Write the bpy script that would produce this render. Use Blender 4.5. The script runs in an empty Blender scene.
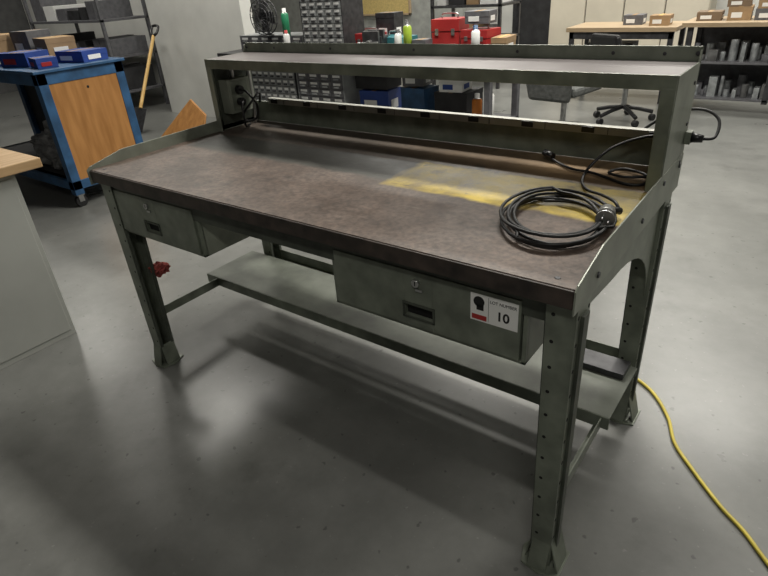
import bpy, bmesh, math, random
from mathutils import Vector, Matrix
from mathutils import noise as MN
random.seed(7)
col=bpy.context.scene.collection
# ---------------------------------------------------------------- materials
def mat(name,c,rough=.5,metal=0.,var=.12,scale=8.,bump=0.,c2=None,spec=None):
    m=bpy.data.materials.new(name); m.use_nodes=True
    nt=m.node_tree; b=nt.nodes["Principled BSDF"]
    tc=nt.nodes.new("ShaderNodeTexCoord")
    n=nt.nodes.new("ShaderNodeTexNoise"); n.inputs["Scale"].default_value=scale; n.inputs["Detail"].default_value=6
    nt.links.new(tc.outputs["Object"],n.inputs["Vector"])
    r=nt.nodes.new("ShaderNodeValToRGB")
    d=c2 if c2 else tuple(max(0,v*(1-var*2)) for v in c)
    e=c if c2 else tuple(min(1,v*(1+var)) for v in c)
    r.color_ramp.elements[0].position=.3; r.color_ramp.elements[1].position=.7
    r.color_ramp.elements[0].color=(*d,1); r.color_ramp.elements[1].color=(*e,1)
    nt.links.new(n.outputs["Fac"],r.inputs["Fac"]); nt.links.new(r.outputs["Color"],b.inputs["Base Color"])
    b.inputs["Roughness"].default_value=rough; b.inputs["Metallic"].default_value=metal
    if spec is not None: b.inputs["Specular IOR Level"].default_value=spec
    if bump:
        bp=nt.nodes.new("ShaderNodeBump"); bp.inputs["Strength"].default_value=bump; bp.inputs["Distance"].default_value=.01
        nt.links.new(n.outputs["Fac"],bp.inputs["Height"]); nt.links.new(bp.outputs["Normal"],b.inputs["Normal"])
    return m
def emis(name,c,s):
    m=bpy.data.materials.new(name); m.use_nodes=True
    b=m.node_tree.nodes["Principled BSDF"]; b.inputs["Base Color"].default_value=(*c,1)
    b.inputs["Emission Color"].default_value=(*c,1); b.inputs["Emission Strength"].default_value=s
    return m
PAINT=mat("grey_green_paint",(.205,.228,.183),.36,.2,.18,14,.03)
PAINTL=mat("grey_green_paint_light",(.265,.285,.235),.40,.15,.15,10,.03)
PAINTSHADE=mat("grey_green_paint_shaded",(.135,.147,.122),.45,.15,.25,7,.03)  # bench paint darkened for the lower shelf, its shade put into the colour
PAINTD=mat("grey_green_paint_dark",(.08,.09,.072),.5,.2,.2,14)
HOLE=mat("hole_black",(.006,.006,.006),.8,0,0)
SHELFTOP=mat("shelf_top_worn",(.28,.26,.26),.36,.3,.25,3.2,.02,c2=(.12,.10,.10))
BLACK=mat("black_plastic",(.012,.012,.013),.35,0,.1)
RUBBER=mat("black_rubber",(.012,.012,.013),.5,0,.1)
STEEL=mat("steel",(.5,.5,.5),.3,.9,.15,20)
DSTEEL=mat("dark_steel",(.08,.08,.085),.4,.6,.2,20)
WHITE=mat("white_paint",(.72,.72,.68),.6,0,.05,3)
CREAM=mat("cream_locker",(.58,.53,.43),.5,0,.05,3)
CAB=mat("cabinet_grey",(.46,.47,.44),.45,.1,.06,3)
BLUE=mat("blue_paint",(.03,.10,.22),.45,0,.2,10)
BOXBLUE=mat("box_blue",(.02,.06,.28),.5,0,.1)
RED=mat("red_paint",(.42,.03,.03),.4,0,.1)
YEL=mat("yellow_cable_jacket",(.60,.48,.06),.45,0,.1)
ORANGE=mat("orange",(.7,.22,.03),.5)
CARD=mat("cardboard",(.36,.24,.13),.8,0,.12,6)
GREEN=mat("green_plastic",(.03,.25,.12),.4)
LIME=mat("lime_plastic",(.35,.5,.05),.4)
LABEL=mat("label_white",(.85,.85,.83),.5,0,.02)
DARK=mat("dark_interior",(.03,.03,.032),.7,0,.2)
GREYP=mat("grey_plastic",(.13,.13,.14),.5,0,.15,20)
FABRIC=mat("grey_fabric",(.12,.125,.12),.9,0,.2,30,.3)
RAG=mat("red_rag_cloth",(.38,.08,.07),.9,0,.3,40)
INK=mat("ink_black",(.01,.01,.01),.6,0,0)
PIPE=mat("silver_bar",(.45,.47,.48),.35,.6,.3,12)
def wood(name,c1,c2,sc=(2,30,30),rough=.5):
    m=bpy.data.materials.new(name); m.use_nodes=True; nt=m.node_tree; b=nt.nodes["Principled BSDF"]
    tc=nt.nodes.new("ShaderNodeTexCoord"); mp=nt.nodes.new("ShaderNodeMapping"); mp.inputs["Scale"].default_value=sc
    n=nt.nodes.new("ShaderNodeTexNoise"); n.inputs["Scale"].default_value=1; n.inputs["Detail"].default_value=5
    r=nt.nodes.new("ShaderNodeValToRGB"); r.color_ramp.elements[0].position=.3; r.color_ramp.elements[1].position=.7
    r.color_ramp.elements[0].color=(*c1,1); r.color_ramp.elements[1].color=(*c2,1)
    nt.links.new(tc.outputs["Object"],mp.inputs["Vector"]); nt.links.new(mp.outputs["Vector"],n.inputs["Vector"])
    nt.links.new(n.outputs["Fac"],r.inputs["Fac"]); nt.links.new(r.outputs["Color"],b.inputs["Base Color"])
    b.inputs["Roughness"].default_value=rough
    return m
BUTCH=wood("butcher_block",(.42,.26,.12),(.62,.43,.24),(30,3,30))
PLY=wood("orange_plywood",(.32,.14,.035),(.48,.23,.07),(20,20,3))
OAK=wood("oak_top",(.34,.25,.15),(.46,.35,.23),(3,30,30))
HANDLE=wood("handle_wood",(.55,.33,.10),(.66,.44,.16),(10,10,10))

def tabletop_mat():
    m=bpy.data.materials.new("worn_hardboard_top"); m.use_nodes=True; nt=m.node_tree; N=nt.nodes; L=nt.links; b=N["Principled BSDF"]
    tc=N.new("ShaderNodeTexCoord")
    def noise(scale,detail=6,rough=.6,vec=None):
        n=N.new("ShaderNodeTexNoise"); n.inputs["Scale"].default_value=scale; n.inputs["Detail"].default_value=detail; n.inputs["Roughness"].default_value=rough
        L.new(vec or tc.outputs["Object"],n.inputs["Vector"]); return n
    def ramp(fac,p0,c0,p1,c1):
        r=N.new("ShaderNodeValToRGB"); e=r.color_ramp.elements; e[0].position=p0;e[0].color=(*c0,1);e[1].position=p1;e[1].color=(*c1,1); L.new(fac,r.inputs["Fac"]); return r.outputs["Color"]
    def mix(f,a,c,mode='MIX'):
        x=N.new("ShaderNodeMix"); x.data_type='RGBA'; x.blend_type=mode
        if isinstance(f,float): x.inputs[0].default_value=f
        else: L.new(f,x.inputs[0])
        for s,v in ((6,a),(7,c)):
            if isinstance(v,tuple): x.inputs[s].default_value=(*v,1)
            else: L.new(v,x.inputs[s])
        return x.outputs[2]
    warp=noise(9,5)
    sub=N.new("ShaderNodeVectorMath"); sub.operation='SUBTRACT'; L.new(warp.outputs["Color"],sub.inputs[0]); sub.inputs[1].default_value=(.5,.5,.5)
    sc=N.new("ShaderNodeVectorMath"); sc.operation='SCALE'; L.new(sub.outputs[0],sc.inputs[0]); sc.inputs["Scale"].default_value=.055
    ad=N.new("ShaderNodeVectorMath"); L.new(tc.outputs["Object"],ad.inputs[0]); L.new(sc.outputs[0],ad.inputs[1])
    sp=N.new("ShaderNodeSeparateXYZ"); L.new(ad.outputs[0],sp.inputs[0])
    def step(o,a,bb,inv=False):
        r=N.new("ShaderNodeMapRange"); L.new(o,r.inputs["Value"]); r.inputs["From Min"].default_value=a; r.inputs["From Max"].default_value=bb
        if inv: r.inputs["To Min"].default_value=1; r.inputs["To Max"].default_value=0
        return r.outputs[0]
    def mul(*a):
        o=a[0]
        for q in a[1:]:
            mm=N.new("ShaderNodeMath"); mm.operation='MULTIPLY'; L.new(o,mm.inputs[0])
            if isinstance(q,float): mm.inputs[1].default_value=q
            else: L.new(q,mm.inputs[1])
            o=mm.outputs[0]
        return o
    base=ramp(noise(4).outputs["Fac"],.34,(.066,.047,.038),.68,(.180,.136,.112))
    base=mix(ramp(noise(2.2,3).outputs["Fac"],.52,(0,0,0),.66,(.45,.45,.45)),base,(.19,.162,.146))
    sp1=ramp(noise(70,3).outputs["Fac"],.35,(.5,.5,.5),.65,(1.22,1.2,1.17))
    base=mix(.75,base,sp1,'MULTIPLY')
    X,Y=sp.outputs[0],sp.outputs[1]
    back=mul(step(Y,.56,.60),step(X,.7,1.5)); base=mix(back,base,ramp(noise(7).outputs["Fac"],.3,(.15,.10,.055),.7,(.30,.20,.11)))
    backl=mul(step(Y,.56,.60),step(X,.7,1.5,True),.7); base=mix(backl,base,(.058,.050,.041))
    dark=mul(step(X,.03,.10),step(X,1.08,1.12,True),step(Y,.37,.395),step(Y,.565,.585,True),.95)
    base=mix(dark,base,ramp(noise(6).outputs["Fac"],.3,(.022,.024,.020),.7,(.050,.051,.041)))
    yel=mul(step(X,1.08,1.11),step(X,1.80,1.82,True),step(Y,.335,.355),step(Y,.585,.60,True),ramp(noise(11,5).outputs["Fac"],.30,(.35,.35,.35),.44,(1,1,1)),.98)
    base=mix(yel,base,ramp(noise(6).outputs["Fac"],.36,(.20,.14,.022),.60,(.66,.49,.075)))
    scr=N.new("ShaderNodeMapping"); scr.inputs["Scale"].default_value=(4,60,1); L.new(tc.outputs["Object"],scr.inputs["Vector"])
    sn=noise(3,8,.7,scr.outputs[0])
    base=mix(ramp(sn.outputs["Fac"],.58,(0,0,0),.73,(.45,.45,.45)),base,(.29,.25,.22))
    sc2=N.new("ShaderNodeMapping"); sc2.inputs["Scale"].default_value=(50,5,1); sc2.inputs["Rotation"].default_value=(0,0,.5); L.new(tc.outputs["Object"],sc2.inputs["Vector"])
    sn2=noise(2.5,8,.7,sc2.outputs[0])
    base=mix(ramp(sn2.outputs["Fac"],.62,(0,0,0),.74,(.35,.35,.35)),base,(.04,.032,.028))
    spots=noise(14,3); base=mix(ramp(spots.outputs["Fac"],.61,(0,0,0),.70,(.65,.65,.65)),base,(.040,.032,.027))
    L.new(base,b.inputs["Base Color"])
    b.inputs["Specular IOR Level"].default_value=.4
    rr=N.new("ShaderNodeMapRange"); L.new(noise(12).outputs["Fac"],rr.inputs["Value"]); rr.inputs["To Min"].default_value=.28; rr.inputs["To Max"].default_value=.58
    L.new(rr.outputs[0],b.inputs["Roughness"])
    bp=N.new("ShaderNodeBump"); bp.inputs["Strength"].default_value=.12; bp.inputs["Distance"].default_value=.005
    L.new(noise(40).outputs["Fac"],bp.inputs["Height"]); L.new(bp.outputs["Normal"],b.inputs["Normal"])
    return m
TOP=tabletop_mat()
def floor_mat():
    m=bpy.data.materials.new("polished_concrete"); m.use_nodes=True; nt=m.node_tree; N=nt.nodes; L=nt.links; b=N["Principled BSDF"]
    tc=N.new("ShaderNodeTexCoord")
    def nz(s,d=8,r=.65):
        n=N.new("ShaderNodeTexNoise"); n.inputs["Scale"].default_value=s; n.inputs["Detail"].default_value=d; n.inputs["Roughness"].default_value=r; L.new(tc.outputs["Object"],n.inputs["Vector"]); return n.outputs["Fac"]
    def rp(f,p0,c0,p1,c1):
        r=N.new("ShaderNodeValToRGB"); e=r.color_ramp.elements; e[0].position=p0;e[0].color=(*c0,1);e[1].position=p1;e[1].color=(*c1,1); L.new(f,r.inputs["Fac"]); return r.outputs[0]
    def mx(f,a,c,mode):
        x=N.new("ShaderNodeMix"); x.data_type='RGBA'; x.blend_type=mode
        if isinstance(f,float): x.inputs[0].default_value=f
        else: L.new(f,x.inputs[0])
        L.new(a,x.inputs[6])
        if isinstance(c,tuple): x.inputs[7].default_value=(*c,1)
        else: L.new(c,x.inputs[7])
        return x.outputs[2]
    n1=nz(.9,7,.6)
    o=rp(n1,.32,(.128,.131,.124),.68,(.218,.220,.208))
    o=mx(1.,o,rp(nz(9,6),.25,(.84,.84,.84),.75,(1.08,1.08,1.08)),'MULTIPLY')
    o=mx(rp(nz(3.2,5),.58,(0,0,0),.72,(.42,.42,.42)),o,(.08,.082,.076),'MIX')
    o=mx(rp(nz(38,2),.68,(0,0,0),.74,(.35,.35,.35)),o,(.34,.34,.32),'MIX')
    o=mx(rp(nz(30,2,.4),.70,(0,0,0),.74,(.55,.55,.55)),o,(.04,.04,.04),'MIX')
    L.new(o,b.inputs["Base Color"])
    rr=N.new("ShaderNodeMapRange"); L.new(n1,rr.inputs["Value"]); rr.inputs["To Min"].default_value=.2; rr.inputs["To Max"].default_value=.40
    L.new(rr.outputs[0],b.inputs["Roughness"])
    return m
FLOOR=floor_mat()

# ---------------------------------------------------------------- builder
def empty(name,loc=(0,0,0)):
    e=bpy.data.objects.new(name,None); e.location=loc; e.empty_display_size=.1; col.objects.link(e); return e
class B:
    def __init__(s,name,parent=None,bevel=.0015):
        s.name=name; s.bm=bmesh.new(); s.mats=[]; s.parent=parent; s.bev=bevel
    def mi(s,m):
        if m not in s.mats: s.mats.append(m)
        return s.mats.index(m)
    def _tag(s,fs,m,smooth=False):
        i=s.mi(m)
        for f in fs: f.material_index=i; f.smooth=smooth
    def box(s,x0,x1,y0,y1,z0,z1,m,M=None):
        vs=[s.bm.verts.new(v) for v in [(x0,y0,z0),(x1,y0,z0),(x1,y1,z0),(x0,y1,z0),(x0,y0,z1),(x1,y0,z1),(x1,y1,z1),(x0,y1,z1)]]
        if M is not None:
            for v in vs: v.co=M@v.co
        fs=[s.bm.faces.new([vs[i] for i in q]) for q in [(0,3,2,1),(4,5,6,7),(0,1,5,4),(1,2,6,5),(2,3,7,6),(3,0,4,7)]]
        s._tag(fs,m); return s
    def prism(s,pts,off,m):
        off=Vector(off); a=[s.bm.verts.new(p) for p in pts]; b=[s.bm.verts.new(Vector(p)+off) for p in pts]
        n=len(a); fs=[s.bm.faces.new(a[::-1]),s.bm.faces.new(b)]
        for i in range(n): fs.append(s.bm.faces.new([a[i],a[(i+1)%n],b[(i+1)%n],b[i]]))
        s._tag(fs,m); return s
    def cyl(s,p1,p2,r,m,r2=None,seg=20,smooth=True):
        p1=Vector(p1);p2=Vector(p2);d=p2-p1;q=d.to_track_quat('Z','Y').to_matrix()
        r2=r if r2 is None else r2
        A=[];Bv=[]
        for i in range(seg):
            a=2*math.pi*i/seg; v=q@Vector((math.cos(a),math.sin(a),0))
            A.append(s.bm.verts.new(p1+v*r)); Bv.append(s.bm.verts.new(p2+v*r2))
        fs=[s.bm.faces.new([A[i],A[(i+1)%seg],Bv[(i+1)%seg],Bv[i]]) for i in range(seg)]
        s._tag(fs,m,smooth); s._tag([s.bm.faces.new(A[::-1]),s.bm.faces.new(Bv)],m); return s
    def lathe(s,c,prof,m,seg=20):
        c=Vector(c);rings=[]
        for r,z in prof: rings.append([s.bm.verts.new(c+Vector((r*math.cos(2*math.pi*i/seg),r*math.sin(2*math.pi*i/seg),z))) for i in range(seg)])
        for k in range(len(rings)-1):
            mm=m[k] if isinstance(m,list) else m
            s._tag([s.bm.faces.new([rings[k][i],rings[k][(i+1)%seg],rings[k+1][(i+1)%seg],rings[k+1][i]]) for i in range(seg)],mm,True)
        mm=m if not isinstance(m,list) else m[0]
        s._tag([s.bm.faces.new(rings[0][::-1])],mm); s._tag([s.bm.faces.new(rings[-1])],m[-1] if isinstance(m,list) else m)
        return s
    def tube(s,pts,r,m,seg=8,close=False):
        P=[Vector(p) for p in pts];n=len(P);rings=[]
        up=Vector((0,0,1))
        for i in range(n):
            t=(P[(i+1)%n]-P[i-1]) if close else (P[min(i+1,n-1)]-P[max(i-1,0)])
            t.normalize(); u=up if abs(t.dot(up))<.95 else Vector((1,0,0))
            a=t.cross(u).normalized(); b=a.cross(t)
            rings.append([s.bm.verts.new(P[i]+a*r*math.cos(2*math.pi*k/seg)+b*r*math.sin(2*math.pi*k/seg)) for k in range(seg)])
        fs=[]
        for i in range(n if close else n-1):
            A=rings[i];C=rings[(i+1)%n]
            for k in range(seg): fs.append(s.bm.faces.new([A[k],A[(k+1)%seg],C[(k+1)%seg],C[k]]))
        if not close: fs+= [s.bm.faces.new(rings[0]),s.bm.faces.new(rings[-1][::-1])]
        s._tag(fs,m,True); return s
    def done(s,M=None):
        bmesh.ops.recalc_face_normals(s.bm,faces=s.bm.faces)
        me=bpy.data.meshes.new(s.name)
        s.bm.to_mesh(me); s.bm.free()
        o=bpy.data.objects.new(s.name,me); col.objects.link(o)
        if M is not None: o.matrix_world=M
        for m in s.mats: me.materials.append(m)
        if s.bev:
            b=o.modifiers.new("bevel","BEVEL"); b.width=s.bev; b.segments=2; b.limit_method='ANGLE'; b.angle_limit=math.radians(40)
        if s.parent: o.parent=s.parent
        return o
def smooth_path(pts,n=8):
    P=[Vector(p) for p in pts]; out=[]
    for i in range(len(P)-1):
        p0=P[max(i-1,0)];p1=P[i];p2=P[i+1];p3=P[min(i+2,len(P)-1)]
        for k in range(n):
            t=k/n
            out.append(.5*((2*p1)+(-p0+p2)*t+(2*p0-5*p1+4*p2-p3)*t*t+(-p0+3*p1-3*p2+p3)*t**3))
    out.append(P[-1]); return out
def T(x,y,z,rz=0): return Matrix.Translation((x,y,z))@Matrix.Rotation(math.radians(rz),4,'Z')
def text(name,s,size,loc,rot,m,parent,bold=0):
    c=bpy.data.curves.new(name,'FONT'); c.body=s; c.size=size; c.align_x='CENTER'; c.align_y='CENTER'; c.extrude=.0002; c.offset=bold
    o=bpy.data.objects.new(name,c); o.location=loc; o.rotation_euler=rot; c.materials.append(m); col.objects.link(o); o.parent=parent; return o

# ---------------------------------------------------------------- workbench
W,D,H,DR,R=1.83,.84,.896,.607,.30
bench=empty("workbench")
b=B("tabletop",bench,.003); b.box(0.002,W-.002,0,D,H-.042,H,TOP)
for x,y in [(1.78,.03),(.05,.03)]: b.cyl((x,y,H-.001),(x,y,H+.0015),.006,DSTEEL)
b.done()
b=B("tabletop_edge",bench,.002); b.box(0.002,W-.002,-.006,0,H-.045,H-.002,mat("worn_edge",(.075,.055,.045),.5,0,.3,20,c2=(.02,.016,.014))); b.done()
b=B("side_rails",bench,.001)
for x0,s in ((W,1),(0,-1)):
    z0=H-.055
    b.prism([(x0,-.012,z0),(x0,D+.01,z0),(x0,D+.01,H+.05),(x0,.14,H+.042),(x0,.0,H+.010),(x0,-.012,H)],(s*.004,0,0),PAINTL)
    for y in (.12,.45): b.cyl((x0+s*.003,y,H-.02),(x0+s*.008,y,H-.02),.007,DSTEEL)
b.done()
b=B("riser_shelf",bench,.0015)
zt=H+R
b.box(0,W,DR,D,zt-.004,zt,SHELFTOP)
b.box(0,W,DR-.003,DR,zt-.036,zt+.001,PAINT)
b.box(0,W,DR,DR+.02,zt-.036,zt-.032,PAINT)
b.box(-.004,W+.004,D,D+.004,zt-.05,zt+.038,PAINT)
for x in (.006,W-.006): b.cyl((x-.0,D-.004,zt+.02),(x,D,zt+.02),.006,DSTEEL)
for x in [.18,.5,.9,1.3,1.6,1.74]: b.cyl((x,D-.003,zt+.018),(x,D,zt+.018),.005,DSTEEL)
b.prism([(W,DR-.002,H+.0),(W,D+.004,H+.0),(W,D+.004,zt+.03),(W,D-.01,zt+.03),(W,D-.02,zt),(W,DR-.002,zt)],(.003,0,0),PAINTL)
b.prism([(0,DR-.002,H+.0),(0,D+.004,H+.0),(0,D+.004,zt+.03),(0,D-.01,zt+.03),(0,D-.02,zt),(0,DR-.002,zt)],(-.003,0,0),PAINTL)
b.box(W-.035,W,DR-.004,DR,H+.001,zt-.03,PAINT)
b.box(0,.03,DR-.004,DR,H+.001,zt-.03,PAINTL)
b.box(0,.004,DR+.03,D-.02,H+.02,zt-.03,PAINTD)
for z in (H+.03,H+.14,H+.25): b.cyl((W+.003,D-.03,z),(W+.006,D-.03,z),.006,DSTEEL)
for y in (DR+.03,D-.03): b.cyl((W+.004,y,H+.02),(W+.008,y,H+.02),.007,DSTEEL)
b.done()
b=B("back_panel",bench,.001)
b.box(0,W,D-.004,D,H+.001,H+.09,PAINT)
b.done()
b=B("outlet_strip",bench,.002)
b.box(.12,W-.005,D-.03,D-.004,H+.088,H+.112,mat("outlet_strip_grey",(.42,.42,.38),.4,.3,.1))
for i in range(9):
    x=.16+i*.2
    b.box(x-.02,x+.02,D-.0325,D-.03,H+.091,H+.109,BLACK)
    b.box(x+.06,x+.062,D-.0315,D-.03,H+.089,H+.111,DSTEEL)
b.done()
b=B("junction_box",bench,.003)
b.box(.005,.06,.65,.77,H+.07,H+.21,PAINTL); b.box(.06,.063,.665,.755,H+.08,H+.20,PAINT)
b.cyl((.063,.70,H+.115),(.085,.70,H+.115),.018,BLACK); b.cyl((.063,.70,H+.165),(.085,.70,H+.165),.018,BLACK)
b.cyl((.03,.71,H+.2),(.03,.71,zt-.03),.009,STEEL); b.cyl((.03,.80,H+.0),(.03,.80,zt-.03),.009,STEEL)
b.tube(smooth_path([(.085,.70,H+.165),(.13,.69,H+.16),(.15,.72,H+.10),(.11,.74,H+.04),(.07,.71,H+.03),(.10,.68,H+.07),(.15,.69,H+.12),(.14,.75,H+.15),(.10,.78,H+.10)]),.005,RUBBER)
b.tube(smooth_path([(.085,.70,H+.115),(.11,.67,H+.11),(.12,.66,H+.05),(.09,.69,H+.012),(.06,.74,H+.01)]),.005,RUBBER)
b.done()
def leg(name,x,s,y0,top=H-.055):
    b=B(name,bench,.001)
    w=.082
    def sec(k): return y0+.008*k, y0+w-.010*k, .066-.012*k
    (a0,a1,d0),(c0,c1,d1)=sec(1),sec(0)
    t=.003; zb=.012
    b.prism([(x,a0,zb),(x,a1,zb),(x,c1,top),(x,c0,top)],(s*t,0,0),PAINT)
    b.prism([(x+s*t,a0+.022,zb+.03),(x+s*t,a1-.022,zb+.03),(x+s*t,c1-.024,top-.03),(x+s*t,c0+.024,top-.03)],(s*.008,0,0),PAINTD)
    for ya,yc,dy in ((a0,c0,t),(a1,c1,-t)):
        b.prism([(x,ya,zb),(x-s*d0,ya,zb),(x-s*d1,yc,top),(x,yc,top)],(0,dy,0),PAINT)
    for ya,yc,sg in ((a0,c0,1),(a1,c1,-1)):
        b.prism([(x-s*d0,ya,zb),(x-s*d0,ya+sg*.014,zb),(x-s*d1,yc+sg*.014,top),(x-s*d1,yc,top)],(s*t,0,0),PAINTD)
    n=12
    for i in range(n):
        f=(i+.6)/n; z=zb+(top-zb)*f
        if z<.12 : continue
        ya=a0+(c0-a0)*f+.010; yb=a1+(c1-a1)*f-.010; dd=d0+(d1-d0)*f
        for yy in (ya,yb): b.cyl((x+s*t*.5,yy,z),(x+s*(t+.0006),yy,z),.0052,HOLE,seg=12)
        b.cyl((x-s*dd*.72,a0+(c0-a0)*f-.0005,z),(x-s*dd*.72,a0+(c0-a0)*f+.001,z),.0048,HOLE,seg=12)
    b.prism([(x+s*.034,a0-.016,0),(x+s*.034,a1+.014,0),(x-s*.06,a1+.022,0),(x-s*.085,(a0+a1)/2,0),(x-s*.07,a0-.022,0),(x-s*.02,a0-.032,0)],(0,0,.006),PAINT)
    b.prism([(x+s*.0,a0,.10),(x+s*.003,a0,.10),(x+s*.03,a0-.006,.006),(x+s*.024,a0-.006,.006)],(0,a1-a0+.006,0),PAINT)
    b.prism([(x,a0,.10),(x,a0+.003,.10),(x,a0-.018,.006),(x,a0-.024,.006)],(-s*(d0-.004),0,0),PAINT)
    b.prism([(x-s*d0,a0,.10),(x-s*(d0-.003),a0,.10),(x-s*(d0+.01),a0,.006),(x-s*(d0+.014),a0,.006)],(0,a1-a0,0),PAINT)
    b.cyl((x+s*.016,a0+.012,.006),(x+s*.016,a0+.012,.014),.006,DSTEEL)
    b.done()
leg("leg_front_right",W-.002,1,.022); leg("leg_back_right",W-.002,1,.722)
leg("leg_front_left",.002,-1,.022); leg("leg_back_left",.002,-1,.722)
b=B("leg_bracing",bench,.001)
for x,s in ((W-.012,1),(.008,-1)):
    b.box(x-.002,x+.002,.10,.76,.205,.245,PAINT)
    b.box(x-.02,x+.002,.10,.76,.205,.208,PAINT)
    arc=[(x,.30+.42*math.sin(t_),H-.12-.26*(1-math.cos(t_))) for t_ in [i*math.pi/2/10 for i in range(11)]]
    b.prism([(x,.79,H-.38),(x,.79,H-.05),(x,.10,H-.05),(x,.10,H-.10)]+arc,(s*.003,0,0),PAINT)
b.box(.0,W,.785,.788,.205,.255,PAINT); b.box(0,W,.765,.788,.205,.208,PAINT)
b.box(.0,W,.03,.033,H-.11,H-.05,PAINTD); b.box(.0,W,.785,.788,H-.12,H-.05,PAINTD)
b.done()
b=B("lower_shelf",bench,.0015)
xs0,xs1=-.07,W+.012
b.box(xs0,xs1,.42,.712,.246,.25,PAINTSHADE); b.box(xs0,xs1,.417,.42,.205,.25,PAINT); b.box(xs0,xs1,.42,.435,.205,.208,PAINT); b.box(xs0,xs1,.709,.712,.215,.25,PAINT)
b.box(W-.20,W-.01,.62,.705,.25,.272,DSTEEL)
b.done()
def drawer(name,x0,x1):
    b=B(name,bench,.002)
    z0,z1,y0,y1=.65,.832,.045,.50
    b.box(x0,x1,y0,y0+.004,z0,z1,PAINTD)
    b.box(x0,x0+.003,y0,y1,z0,z1+.015,PAINTL); b.box(x1-.003,x1,y0,y1,z0,z1+.015,PAINTL)
    b.box(x0,x1,y0,y1,z0,z0+.003,PAINT); b.box(x0,x1,y1-.003,y1,z0,z1,PAINT)
    b.box(x0,x1,y0-.002,y0+.02,z1,z1+.018,PAINTD)
    for a in ((x0,x0+.010),(x1-.010,x1)): b.box(a[0],a[1],y0-.012,y0+.002,z0,z1,PAINT)
    b.box(x0,x1,y0-.012,y0+.002,z0,z0+.008,PAINT); b.box(x0,x1,y0-.012,y0+.002,z1-.008,z1,PAINT)
    xa,xb,za,zb=x0+.014,x1-.014,z0+.011,z1-.011
    cx=(x0+x1)/2; hz=z0+.058; yf=y0-.018
    hw,hh=.042,.017
    b.box(xa,cx-hw,yf,y0,za,zb,PAINT); b.box(cx+hw,xb,yf,y0,za,zb,PAINT)
    b.box(cx-hw,cx+hw,yf,y0,za,hz-hh,PAINT); b.box(cx-hw,cx+hw,yf,y0,hz+hh,zb,PAINT)
    b.box(cx-hw,cx+hw,yf+.012,y0,hz-hh,hz+hh,HOLE)
    b.box(cx-hw-.006,cx+hw+.006,yf-.003,yf,hz+hh-.001,hz+hh+.006,PAINTD)
    for q in ((cx-hw-.006,cx-hw),(cx+hw,cx+hw+.006)): b.box(q[0],q[1],yf-.003,yf,hz-hh-.005,hz+hh,PAINTD)
    b.box(cx-hw-.006,cx+hw+.006,yf-.003,yf,hz-hh-.006,hz-hh,PAINTD)
    b.cyl((cx-.005,yf-.006,zb-.03),(cx-.005,yf,zb-.03),.011,STEEL); b.box(cx-.0065,cx-.0035,yf-.0066,yf-.005,zb-.036,zb-.024,HOLE)
    b.box(cx-.006,cx+.014,yf-.004,yf,zb-.052,zb-.045,STEEL)
    b.done(); return yf
drawer("drawer_left",-.0+.004,.555); yf=drawer("drawer_right",1.15,1.722)
lx0,lx1,lz0,lz1=1.583,1.702,.738,.810
b=B("lot_label",bench,0); y=yf
b.box(lx0,lx1,y-.0008,y,lz0,lz1,LABEL)
b.cyl((lx0+.022,y-.0008,lz1-.02),(lx0+.022,y-.0012,lz1-.02),.014,INK,seg=24)
b.box(lx0+.016,lx0+.034,y-.0012,y-.0008,lz1-.042,lz1-.028,INK)
b.box(lx0+.004,lx0+.042,y-.0012,y-.0008,lz0+.004,lz0+.017,RED)
b.box(lx0+.046,lx0+.0468,y-.0012,y-.0008,lz0+.004,lz1-.004,INK)
b.done()
rx=(math.radians(90),0,0)
text("label_number","10",.033,((lx0+.046+lx1)/2,y-.0014,lz0+.026),rx,INK,bench,.0008)
text("label_caption","LOT NUMBER",.0108,((lx0+.046+lx1)/2,y-.0014,lz1-.013),rx,INK,bench)

# power cord coil
b=B("power_cord",None,0); pts=[]
cx,cy=1.668,.295
for i in range(6*28):
    a=2*math.pi*i/28; k=i/28
    r=.152-.010*((k*2.3)%3)+.004*math.sin(k*5)
    ca=cx+.006*math.sin(k*2.1); cb=cy+.008*math.cos(k*1.7)
    x_=r*.84*math.cos(a);y_=r*1.10*math.sin(a)
    t=math.radians(22)
    pts.append((ca+x_*math.cos(t)-y_*math.sin(t), cb+x_*math.sin(t)+y_*math.cos(t), H+.0065+.0045*(i/28)+.003*math.sin(a*2+k)))
b.tube(pts,.0042,RUBBER)
b.tube(smooth_path([(1.79,.40,H+.015),(1.77,.42,H+.03),(1.72,.48,H+.02),(1.66,.54,H+.008),(1.62,.62,H+.008),(1.62,.70,H+.03),(1.66,.76,H+.07),(1.74,.79,H+.10),(1.80,.80,H+.10)]),.0042,RUBBER)
PLUG=mat("plug_grey",(.2,.2,.19),.4,.3,.1)
b.cyl((1.785,.30,H+.034),(1.775,.345,H+.032),.022,PLUG,.019); b.cyl((1.775,.345,H+.032),(1.775,.37,H+.028),.019,BLACK,.012); b.cyl((1.775,.37,H+.028),(1.79,.40,H+.016),.009,RUBBER)
b.cyl((1.788,.285,H+.035),(1.785,.30,H+.034),.021,STEEL)
for a in (0,120,240):
    dx=.009*math.cos(math.radians(a));dz=.009*math.sin(math.radians(a))
    b.cyl((1.788+dx,.285,H+.035+dz),(1.792+dx,.265,H+.035+dz),.002,STEEL,seg=8)
b.done()
b=B("extension_cord",None,0)
b.tube(smooth_path([(1.45,.77,H+.017),(1.50,.74,H+.007),(1.56,.70,H+.006),(1.62,.69,H+.006),(1.68,.66,H+.006),(1.74,.63,H+.006),(1.78,.65,H+.006),(1.77,.72,H+.008),(1.70,.75,H+.01),(1.67,.70,H+.01),(1.72,.67,H+.012),(1.78,.70,H+.012)]),.0042,RUBBER)
b.cyl((1.44,.775,H+.024),(1.475,.76,H+.018),.011,BLACK)
b.done()
b=B("strip_cord",bench,0)
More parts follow.
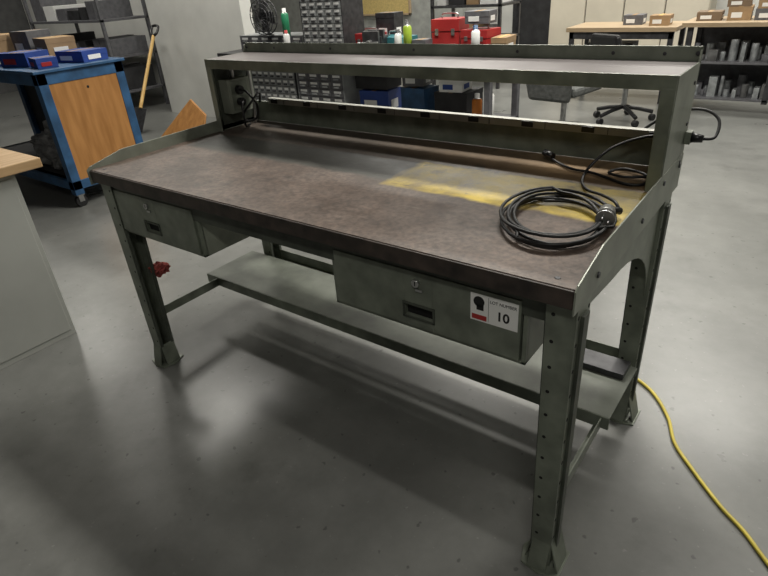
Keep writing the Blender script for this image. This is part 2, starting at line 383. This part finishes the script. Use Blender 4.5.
b.box(W+.004,W+.02,D-.032,D+.0,H+.083,H+.117,PAINT)
b.cyl((W+.02,D-.015,H+.10),(W+.05,D-.015,H+.098),.015,BLACK,.010)
b.tube(smooth_path([(W+.045,D-.015,H+.098),(W+.075,D+.01,H+.10),(W+.07,D+.05,H+.14),(W+.02,D+.07,H+.16),(W-.06,D+.09,H+.14),(W-.14,D+.07,H+.08),(W-.2,D+.03,H+.0),(W-.22,D+.02,H-.06)]),.0045,RUBBER)
b.done()
b=B("yellow_cable",None,0)
b.tube(smooth_path([(1.2,1.30,.007),(1.5,1.12,.007),(1.72,1.02,.007),(1.86,.94,.007),(1.95,.82,.007),(2.0,.70,.007),(2.07,.61,.007),(2.17,.50,.007),(2.24,.44,.007),(2.31,.36,.007),(2.5,.15,.007),(2.9,.0,.007)]),.006,YEL)
b.done()
bm=bmesh.new(); bmesh.ops.create_icosphere(bm,subdivisions=5,radius=.030)
for v in bm.verts:
    n=MN.noise(v.co*55)*.5+MN.noise(v.co*120+Vector((3,1,2)))*.35
    v.co=v.co*(1+n); v.co.x*=.9; v.co.y*=1.1; v.co.z*=.85
for f in bm.faces: f.smooth=True
me=bpy.data.meshes.new("red_rag"); bm.to_mesh(me); bm.free(); me.materials.append(RAG)
o=bpy.data.objects.new("red_rag",me); o.location=(.055,.128,.44); o.parent=bench; col.objects.link(o)

# ---------------------------------------------------------------- room
WG=mat("wall_grey",(.25,.25,.24),.7)
DG=mat("wall_dark",(.10,.10,.10),.8)
b=B("floor",None,0); b.box(-10,7,-5,10,-.1,0,FLOOR); b.done()
b=B("wall_back",None,0); b.box(-10,7,9.7,9.8,0,4.2,WHITE); b.done()
b=B("wall_left",None,0); b.box(-10.1,-10,-5,10,0,4.2,DG); b.done()
b=B("wall_right",None,0); b.box(7,7.1,-5,10,0,4.2,WG); b.done()
b=B("wall_front",None,0); b.box(-10,7,-5.1,-5,0,4.2,DG); b.done()
b=B("ceiling",None,0); b.box(-10,7,-5,10,4.2,4.3,WG); b.done()
b=B("wall_partition",None,0); b.box(-5.0,-3.25,3.62,3.78,0,4.2,WHITE); b.box(-9.9,-5.0,4.3,4.4,0,4.2,WHITE); b.box(-5.1,-5.0,3.78,4.3,0,4.2,WHITE); b.done()

cab=empty("storage_cabinet")
b=B("cabinet_body",cab,.004)
b.box(-1.35,-.585,-.95,-.05,0,.82,CAB); b.box(-.585,-.582,-.93,-.07,.03,.80,CAB); b.done()
b=B("cabinet_butcher_top",cab,.004); b.box(-1.38,-.55,-.98,.06,.82,.862,BUTCH); b.done()

bt=empty("blue_shop_table")
X1,X0,Y0,Y1,Z=-2.39,-4.3,.93,1.60,1.0
b=B("table_frame",bt,.003)
t=.07
for x in (X0,X1-t):
    for y in (Y0,Y1-t): b.box(x,x+t,y,y+t,.10,Z,BLUE)
for y in (Y0,Y1-t):
    b.box(X0,X1,y,y+t,Z-.08,Z,BLUE); b.box(X0,X1,y,y+t,.14,.21,BLUE)
for x in (X0,X1-t):
    b.box(x,x+t,Y0,Y1,Z-.08,Z,BLUE); b.box(x,x+t,Y0,Y1,.14,.21,BLUE)
b.box(X0-.02,X1+.02,Y0-.02,Y1+.02,Z,Z+.02,BLUE)
b.done()
b=B("side_panel",bt,.001); b.box(X1-.02,X1-.005,Y0+t,Y1-t,.21,Z-.08,PLY)
b.cyl((X1-.006,1.28,.86),(X1-.003,1.28,.86),.01,BLACK)
b.box(X0,X1-t,Y1-.03,Y1-.02,.21,Z-.08,DARK); b.box(X0,X1-.03,Y0+.03,Y1-.03,.19,.21,DARK); b.done()
b=B("casters",bt,.001)
for x in (X0+.04,X1-.04):
    for y in (Y0+.04,Y1-.04):
        b.cyl((x-.018,y,.045),(x+.018,y,.045),.045,RUBBER); b.box(x-.03,x+.03,y-.03,y+.03,.09,.10,STEEL); b.box(x-.024,x-.019,y-.02,y+.02,.04,.09,STEEL); b.box(x+.019,x+.024,y-.02,y+.02,.04,.09,STEEL)
b.done()
def carton(name,x,y,z,w,d,h,m,rz=0,lab=None,parent=None):
    b=B(name,parent,.002); b.box(-w/2,w/2,-d/2,d/2,0,h-.035,m); b.box(-w/2-.002,w/2+.002,-d/2-.002,d/2+.002,h-.04,h,m)
    b.box(-.02,.02,-d/2-.003,d/2+.003,h-.001,h+.001,CARD if m!=CARD else HANDLE)
    if lab: b.box(-w*.35,w*.1,-d/2-.004,-d/2-.001,h*.2,h*.6,lab); b.box(w/2+.001,w/2+.004,-d*.3,d*.2,h*.2,h*.6,lab)
    return b.done(T(x,y,z,rz))
ZT=Z+.021
carton("blue_carton",-2.62,1.42,ZT,.32,.22,.08,BOXBLUE,8,LABEL); carton("blue_carton",-2.58,1.10,ZT,.22,.14,.07,BOXBLUE,-12,RED)
carton("blue_carton",-2.92,1.12,ZT,.30,.20,.10,BOXBLUE,14,RED); carton("blue_carton",-3.3,1.08,ZT,.28,.2,.08,BOXBLUE,-6,LABEL)
carton("cardboard_box",-3.0,1.42,ZT,.30,.22,.17,CARD,-8,LABEL); carton("cardboard_box",-3.75,1.3,ZT,.4,.3,.2,CARD,10)
carton("tool_case",-3.38,1.42,ZT,.26,.2,.22,GREYP,4,LABEL); carton("tool_case",-4.1,1.2,ZT,.2,.3,.3,DARK,4,LABEL)
FAB2=mat("tarp_cloth",(.22,.22,.22),.8,0,.3,12,.3)
bm=bmesh.new(); bmesh.ops.create_icosphere(bm,subdivisions=6,radius=.25)
for v in bm.verts:
    n=MN.noise(v.co*9)*.35+MN.noise(v.co*22)*.2+MN.noise(v.co*50)*.07; v.co*=1+n; v.co.x*=1.5; v.co.y*=.7; v.co.z=max(v.co.z*.8,-.13)
me=bpy.data.meshes.new("crumpled_tarp"); bm.to_mesh(me); bm.free(); me.materials.append(FAB2)
o=bpy.data.objects.new("crumpled_tarp",me); o.location=(-2.95,1.22,.34); o.parent=bt; col.objects.link(o)

b=B("shovel",None,.001)
p0=Vector((-4.36,2.80,.26)); p1=Vector((-4.70,3.42,.98))
b.tube([p0.lerp(p1,i/10) for i in range(11)],.02,HANDLE,12)
d=(p1-p0).normalized()
pts=[p1,p1+d*.04+Vector((.055,0,0)),p1+d*.13+Vector((.065,0,0)),p1+d*.15,p1+d*.13-Vector((.065,0,0)),p1+d*.04-Vector((.055,0,0))]
b.tube(smooth_path(pts+[pts[0]],5),.016,BLACK,8)
b.prism([p0+Vector((-.12,0,0)),p0+Vector((.12,0,0)),p0+Vector((.13,-.14,-.24)),p0+Vector((0,-.16,-.255)),p0+Vector((-.13,-.14,-.24))],(0,.008,0),DSTEEL)
b.done()
b=B("plywood_offcut",None,.002)
b.prism([(-3.75,2.55,0),(-2.9,2.5,0),(-3.0,2.7,.30),(-3.35,2.8,.42)],(0,.02,0),PLY); b.done()

# ---------------------------------------------------------------- parts bench
pb=empty("parts_bench")
def table(name,x0,x1,y0,y1,z,topm,legm,parent=None,lower=None):
    b=B(name,parent,.003); b.box(x0,x1,y0,y1,z-.045,z,topm)
    for x in (x0+.03,x1-.08):
        for y in (y0+.03,y1-.08): b.box(x,x+.05,y,y+.05,0,z-.045,legm)
    b.box(x0+.03,x1-.03,y0+.03,y0+.05,z-.12,z-.045,legm)
    if lower: b.box(x0+.03,x1-.03,y0+.03,y1-.03,lower-.02,lower,legm)
    return b.done()
table("bench_frame",-3.0,.12,3.0,3.6,.86,DSTEEL,GREYP,pb,lower=.35)
def parts_cabinet(name,x,y,z,w,h,d,nc,nr,case,drw):
    b=B(name,pb,0); b.box(0,w,.01,d,0,h,case)
    for f in ((0,.008),(w-.008,w)): b.box(f[0],f[1],0,.01,0,h,case)
    b.box(0,w,0,.01,0,.008,case); b.box(0,w,0,.01,h-.008,h,case)
    cw=(w-.016)/nc; ch=(h-.016)/nr
    for i in range(nc):
        for j in range(nr):
            xa=.008+i*cw; za=.008+j*ch
            b.box(xa+.003,xa+cw-.003,-.002,.01,za+.003,za+ch-.003,drw)
            b.box(xa+cw*.3,xa+cw*.7,-.014,-.002,za+ch*.2,za+ch*.38,case)
            b.box(xa+cw*.2,xa+cw*.8,-.003,-.002,za+ch*.5,za+ch*.8,LABEL)
    return b.done(T(x,y,z))
GL=mat("drawer_grey",(.3,.31,.31),.4)
parts_cabinet("parts_cabinet_tall",-1.94,3.2,.86,.50,.55,.3,5,9,DSTEEL,GL)
parts_cabinet("parts_cabinet_small",-2.9,3.25,.86,.9,.14,.3,6,2,GL,GREYP)
parts_cabinet("parts_cabinet_low",-2.6,3.06,.35,.62,.43,.4,7,6,DSTEEL,GL)
parts_cabinet("parts_cabinet_low_b",-1.96,3.06,.35,.58,.43,.4,4,6,GL,GREYP)
b=B("desk_fan",pb,0); c=Vector((-2.44,3.2,1.17)); zb=1.0
b.cyl((c.x,c.y,zb),(c.x,c.y,zb+.012),.08,BLACK); b.cyl((c.x,c.y+.04,zb),(c.x,c.y+.04,c.z),.015,BLACK); b.cyl(c+Vector((0,.0,0)),c+Vector((0,.1,0)),.045,BLACK,.035)
for r in (.155,.12,.08): b.tube([c+Vector((r*math.cos(a*math.pi/16),-.03,r*math.sin(a*math.pi/16))) for a in range(32)],.005,DSTEEL,6,True)
b.tube([c+Vector((.155*math.cos(a*math.pi/16),.03,.155*math.sin(a*math.pi/16))) for a in range(32)],.006,DSTEEL,6,True)
for k in range(16):
    a=k*math.pi/8; b.tube([c+Vector((.02*math.cos(a),-.045,.02*math.sin(a))),c+Vector((.155*math.cos(a),-.03,.155*math.sin(a))),c+Vector((.155*math.cos(a),.03,.155*math.sin(a)))],.0025,DSTEEL,5)
for k in range(4):
    a=k*math.pi/2; u=Vector((math.cos(a),0,math.sin(a)));v=Vector((-math.sin(a),0,math.cos(a)))
    b.prism([c+u*.03-v*.04,c+u*.13-v*.07+Vector((0,.02,0)),c+u*.14+v*.04,c+u*.04+v*.05],(0,.003,0),DARK)
b.done()
def can(name,x,y,z,r,h,m,capm):
    b=B(name,pb,0); b.lathe((x,y,z),[(r,0),(r,h*.78),(r*.75,h*.84),(r*.5,h*.86),(r*.5,h),(r*.4,h)],[m,m,STEEL,capm,capm]); return b.done()
can("spray_can_green",-2.15,3.2,1.0,.036,.24,GREEN,LABEL); can("spray_can_white",-2.08,3.12,.86,.03,.2,LABEL,RED)
can("spray_can_lime",-.70,3.12,.86,.035,.27,LIME,BLACK); can("spray_can_label",-.10,3.15,.86,.033,.22,LABEL,BLUE); can("spray_can_tall",-.78,3.10,.86,.03,.2,LABEL,BLACK)
def toolbox(name,x,y,z,w,d,h,m,rz=0):
    b=B(name,pb,.004); b.box(-w/2,w/2,-d/2,d/2,0,h*.62,m); b.box(-w/2-.003,w/2+.003,-d/2-.003,d/2+.003,h*.64,h,m)
    b.tube(smooth_path([(-.07,0,h),(-.06,0,h+.035),(.06,0,h+.035),(.07,0,h)],4),.007,STEEL,6)
    for q in (-w*.3,w*.3): b.box(q-.015,q+.015,-d/2-.008,-d/2,h*.52,h*.72,STEEL)
    return b.done(T(x,y,z,rz))
TEAL=mat("teal",(.05,.22,.25),.4)
toolbox("toolbox_red",-.48,3.42,.86,.24,.2,.25,RED,5); toolbox("toolbox_red_low",-.2,3.42,.86,.24,.2,.17,RED,-5); toolbox("toolbox_teal",-.95,3.3,.86,.32,.2,.13,TEAL,-8)
toolbox("toolbox_red_small",-1.25,3.35,.86,.22,.18,.15,RED,-4)
carton("parts_carton",-.60,3.18,.86,.12,.12,.12,GREYP,5,LABEL,pb); carton("parts_carton_tall",-1.15,3.5,.86,.2,.14,.3,DSTEEL,0,LABEL,pb); carton("carton_top",-.2,3.42,1.07,.2,.16,.09,GREYP,4,LABEL,pb)
carton("carton_brown",0.02,3.38,.86,.12,.22,.12,CARD,6,LABEL,pb)
carton("bin_blue",-1.15,3.3,.35,.3,.24,.2,BOXBLUE,6,LABEL,pb); carton("bin_blue_b",-.72,3.3,.35,.26,.2,.24,BLUE,-6,None,pb); carton("bin_dark",-.36,3.35,.35,.3,.3,.22,DARK,2,None,pb); carton("bin_dark_b",-1.18,3.32,.56,.34,.24,.16,DARK,2,None,pb); carton("bin_grey",-.75,3.32,.60,.2,.2,.12,GREYP,9,LABEL,pb)
carton("bin_white",-.36,3.3,.575,.2,.2,.1,LABEL,5,BOXBLUE,pb)
can("cleaner_bottle",.04,3.12,.35,.04,.30,LABEL,ORANGE); can("cleaner_bottle_b",-.08,3.15,.35,.04,.24,ORANGE,LABEL)
b=B("bench_vise",pb,.003)
b.box(-.09,.09,-.08,.08,0,.03,STEEL); b.cyl((0,0,.03),(0,0,.09),.05,DSTEEL); b.box(-.06,.06,-.05,.12,.09,.15,DSTEEL); b.box(-.07,.07,-.02,.02,.13,.2,DSTEEL); b.box(-.07,.07,-.14,-.1,.1,.2,DSTEEL); b.cyl((0,-.2,.12),(0,.05,.12),.018,STEEL); b.cyl((-.09,-.19,.12),(.09,-.19,.12),.007,STEEL)
b.done(T(-1.0,3.1,.86,15))

def lockers(name,x0,x1,y,n):
    b=B(name,None,.004); w=(x1-x0)/n
    b.box(x0,x1,y+.02,y+.5,0,2.0,CREAM)
    for i in range(n):
        xa=x0+i*w; b.box(xa+.012,xa+w-.012,y,y+.02,.08,1.98,CREAM); b.box(xa-.004,xa+.004,y+.015,y+.02,.0,2.,DARK)
        for k in range(5): b.box(xa+w*.25,xa+w*.75,y-.002,y,1.7+k*.03,1.71+k*.03,DARK)
        b.box(xa+w*.8,xa+w*.85,y-.02,y,1.0,1.15,STEEL)
    return b.done()
lockers("storage_lockers",-1.85,.5,8.9,4)
b=B("wall_far_partition",None,0); b.box(-9.9,-3.3,8.6,8.7,0,4.2,mat("cool_wall",(.35,.36,.34),.7)); b.done()
b=B("cork_board",None,.003); b.box(-5.9,-4.4,8.56,8.597,.8,2.1,mat("cork",(.6,.46,.18),.8,0,.1,40))
for a in ((-5.93,-5.9),(-4.4,-4.37)): b.box(a[0],a[1],8.54,8.597,.77,2.13,OAK)
b.box(-5.93,-4.37,8.54,8.597,.77,.8,OAK); b.box(-5.93,-4.37,8.54,8.597,2.1,2.13,OAK); b.done()
b=B("door_1",None,.004); b.box(-2.85,-1.95,9.64,9.697,0,2.1,DARK); b.cyl((-2.05,9.58,1.0),(-2.05,9.64,1.0),.03,STEEL); b.done()
ot=empty("oak_work_table")
table("table_frame_oak",-.45,.72,5.95,6.6,.78,OAK,DSTEEL,ot,lower=.3)
for n_,x,y,w_,d_,h_,m_ in [("crate_b",.2,6.3,.2,.2,.10,GREYP),("crate_c",.5,6.2,.2,.2,.1,CARD),("crate_d",.0,6.25,.5,.3,.3,DARK)]:
    carton(n_,x,y,.78 if n_!="crate_d" else .3,w_,d_,h_,m_,3,LABEL,ot)
rk=empty("bar_stock_rack")
b=B("rack_frame",rk,.002)
x0,x1,y0,y1=.86,2.4,5.75,6.3
for x in (x0,x1-.05,(x0+x1)/2):
    for y in (y0,y1-.05): b.box(x,x+.05,y,y+.05,.1,.80,DSTEEL)
for z in (.12,.46): b.box(x0,x1,y0,y1,z,z+.02,GREYP)
b.box(x0-.05,x1+.05,y0-.04,y1+.04,.80,.84,OAK)
b.box(x0,x1,y1-.02,y1,.1,.80,GREYP)
for x in (x0+.05,x1-.05):
    for y in (y0+.05,y1-.05): b.cyl((x-.015,y,.05),(x+.015,y,.05),.05,RUBBER)
b.done()
b=B("bar_stock",rk,.001)
PIPED=mat("dull_bar",(.2,.2,.2),.4,.5,.3,12)
for z in (.14,.48):
    for row in (0,1):
        x=x0+.08
        while x<x1-.1:
            h=random.uniform(.05,.2); r=random.uniform(.015,.05); yy=y0+.1+row*.16; mm=random.choice([PIPE,PIPE,PIPED,GREYP])
            if random.random()<.55: b.cyl((x+r,yy,z),(x+r,yy,z+h),r,mm,seg=14)
            else: b.box(x,x+2*r,yy-.05,yy+.05,z,z+h,mm)
            x+=r*2+random.uniform(.004,.05)
b.done()
CARDD=mat("cardboard_dark",(.2,.14,.09),.8)
for n_,x,y,z,w_,h_,m_ in [("crate_e",1.0,6.0,.84,.22,.08,CARDD),("crate_f",1.26,6.0,.84,.20,.12,CARD),("crate_g",1.5,6.0,.84,.22,.10,GREYP),("crate_h",1.78,6.0,.84,.26,.16,CARDD),("crate_i",1.24,6.0,.96,.2,.08,CARDD),("crate_j",1.5,6.0,.94,.2,.08,CARD)]:
    carton(n_,x,y,z,w_,.22,h_,m_,4,LABEL,rk)
def chair(cx,cy,back_top,rz,fm):
    ch=empty("office_chair",(cx,cy,0)); ch.rotation_euler=(0,0,math.radians(rz))
    b=B("chair_base",ch,.002)
    for k in range(5):
        a=k*2*math.pi/5+.3; e=(.28*math.cos(a),.28*math.sin(a))
        b.tube([(0,0,.14),(e[0]/2,e[1]/2,.12),(e[0],e[1],.085)],.02,BLACK,8)
        b.cyl((e[0]-.02,e[1],.032),(e[0]+.02,e[1],.032),.032,RUBBER)
    b.cyl((0,0,.12),(0,0,.45),.025,STEEL); b.done()
    b=B("chair_seat",ch,.03); b.box(-.24,.24,-.24,.24,.42,.50,fm); b.box(-.03,.03,.2,.25,.40,.65,BLACK); b.done()
    b=B("chair_back",ch,.03); z=back_top
    b.prism([(-.2,.22,z-.42),(.2,.22,z-.42),(.23,.26,z-.2),(.17,.3,z),(-.17,.3,z),(-.23,.26,z-.2)],(0,.07,.0),fm); b.done()
chair(.22,4.25,.80,170,FABRIC); chair(.52,5.1,.84,150,BLACK)

def shelving(name,x0,x1,y0,y1,h,zs,postm):
    b=B(name,None,.002)
    for x in (x0,x1-.04):
        for y in (y0,y1-.04): b.box(x,x+.04,y,y+.04,0,h,postm)
    for z in zs:
        b.box(x0,x1,y0,y1,z,z+.03,postm)
        x=x0+.06
        while x<x1-.3:
            w=random.uniform(.12,.3);hh=random.uniform(.12,.32);b.box(x,x+w,y0+.08,y1-.08,z+.03,z+.03+hh,random.choice([DARK,CARD,GREYP,GREYP,DARK,DSTEEL,LABEL])); x+=w+random.uniform(.01,.06)
    return b.done()
shelving("storage_rack",-7.6,-5.6,3.3,4.0,1.7,[.25,.7,1.15],GREYP)
shelving("steel_shelving",-2.5,-1.45,6.3,6.9,1.7,[.2,.6,1.0,1.35],DSTEEL)

# ---------------------------------------------------------------- lights
LM=emis("tube_glow",(1,.98,.92),3)
def fixture(x,y,e,sx=1.6,sy=.4,c=(1,.965,.885)):
    b=B("ceiling_light",None,.002); b.box(x-sx/2,x+sx/2,y-sy/2,y+sy/2,4.08,4.197,WHITE); b.box(x-sx/2+.03,x+sx/2-.03,y-sy/2+.03,y+sy/2-.03,4.07,4.08,LM); b.done()
    l=bpy.data.lights.new("fluorescent",'AREA'); l.shape='RECTANGLE'; l.size=sx; l.size_y=sy; l.energy=e; l.color=c
    o=bpy.data.objects.new("fluorescent_lamp",l); o.location=(x,y,4.05); col.objects.link(o)
for x,y,e in [(.6,2.4,170),(3.4,2.9,62),(-3.4,2.4,66),(-1.5,6.2,110),(1.8,6.2,110),(-7.0,2.4,50),(.5,8.2,60),(-3.8,7.2,60),(2.9,-2.4,46)]:  # last fixture is an added front fill to brighten the drawer fronts
    fixture(x,y,e)
w=bpy.data.worlds.new("w"); bpy.context.scene.world=w; w.use_nodes=True
w.node_tree.nodes["Background"].inputs[0].default_value=(.8,.85,.85,1); w.node_tree.nodes["Background"].inputs[1].default_value=.1

# ---------------------------------------------------------------- camera
yaw,pitch,roll,F=.6736,.5060,-.0756,565.4472
f=Vector((-math.sin(yaw)*math.cos(pitch),math.cos(yaw)*math.cos(pitch),-math.sin(pitch)))
r=Vector((math.cos(yaw),math.sin(yaw),0)); u=r.cross(f)
c_,s_=math.cos(roll),math.sin(roll); r2=c_*r+s_*u; u2=-s_*r+c_*u
M=Matrix(((r2.x,u2.x,-f.x,2.1294),(r2.y,u2.y,-f.y,-.9748),(r2.z,u2.z,-f.z,1.4592),(0,0,0,1)))
cd=bpy.data.cameras.new("camera"); cam=bpy.data.objects.new("camera",cd); col.objects.link(cam); cam.matrix_world=M
cd.sensor_width=36; cd.lens=F/768*36; cd.clip_start=.05
bpy.context.scene.camera=cam
bpy.context.scene.view_settings.view_transform='Standard'
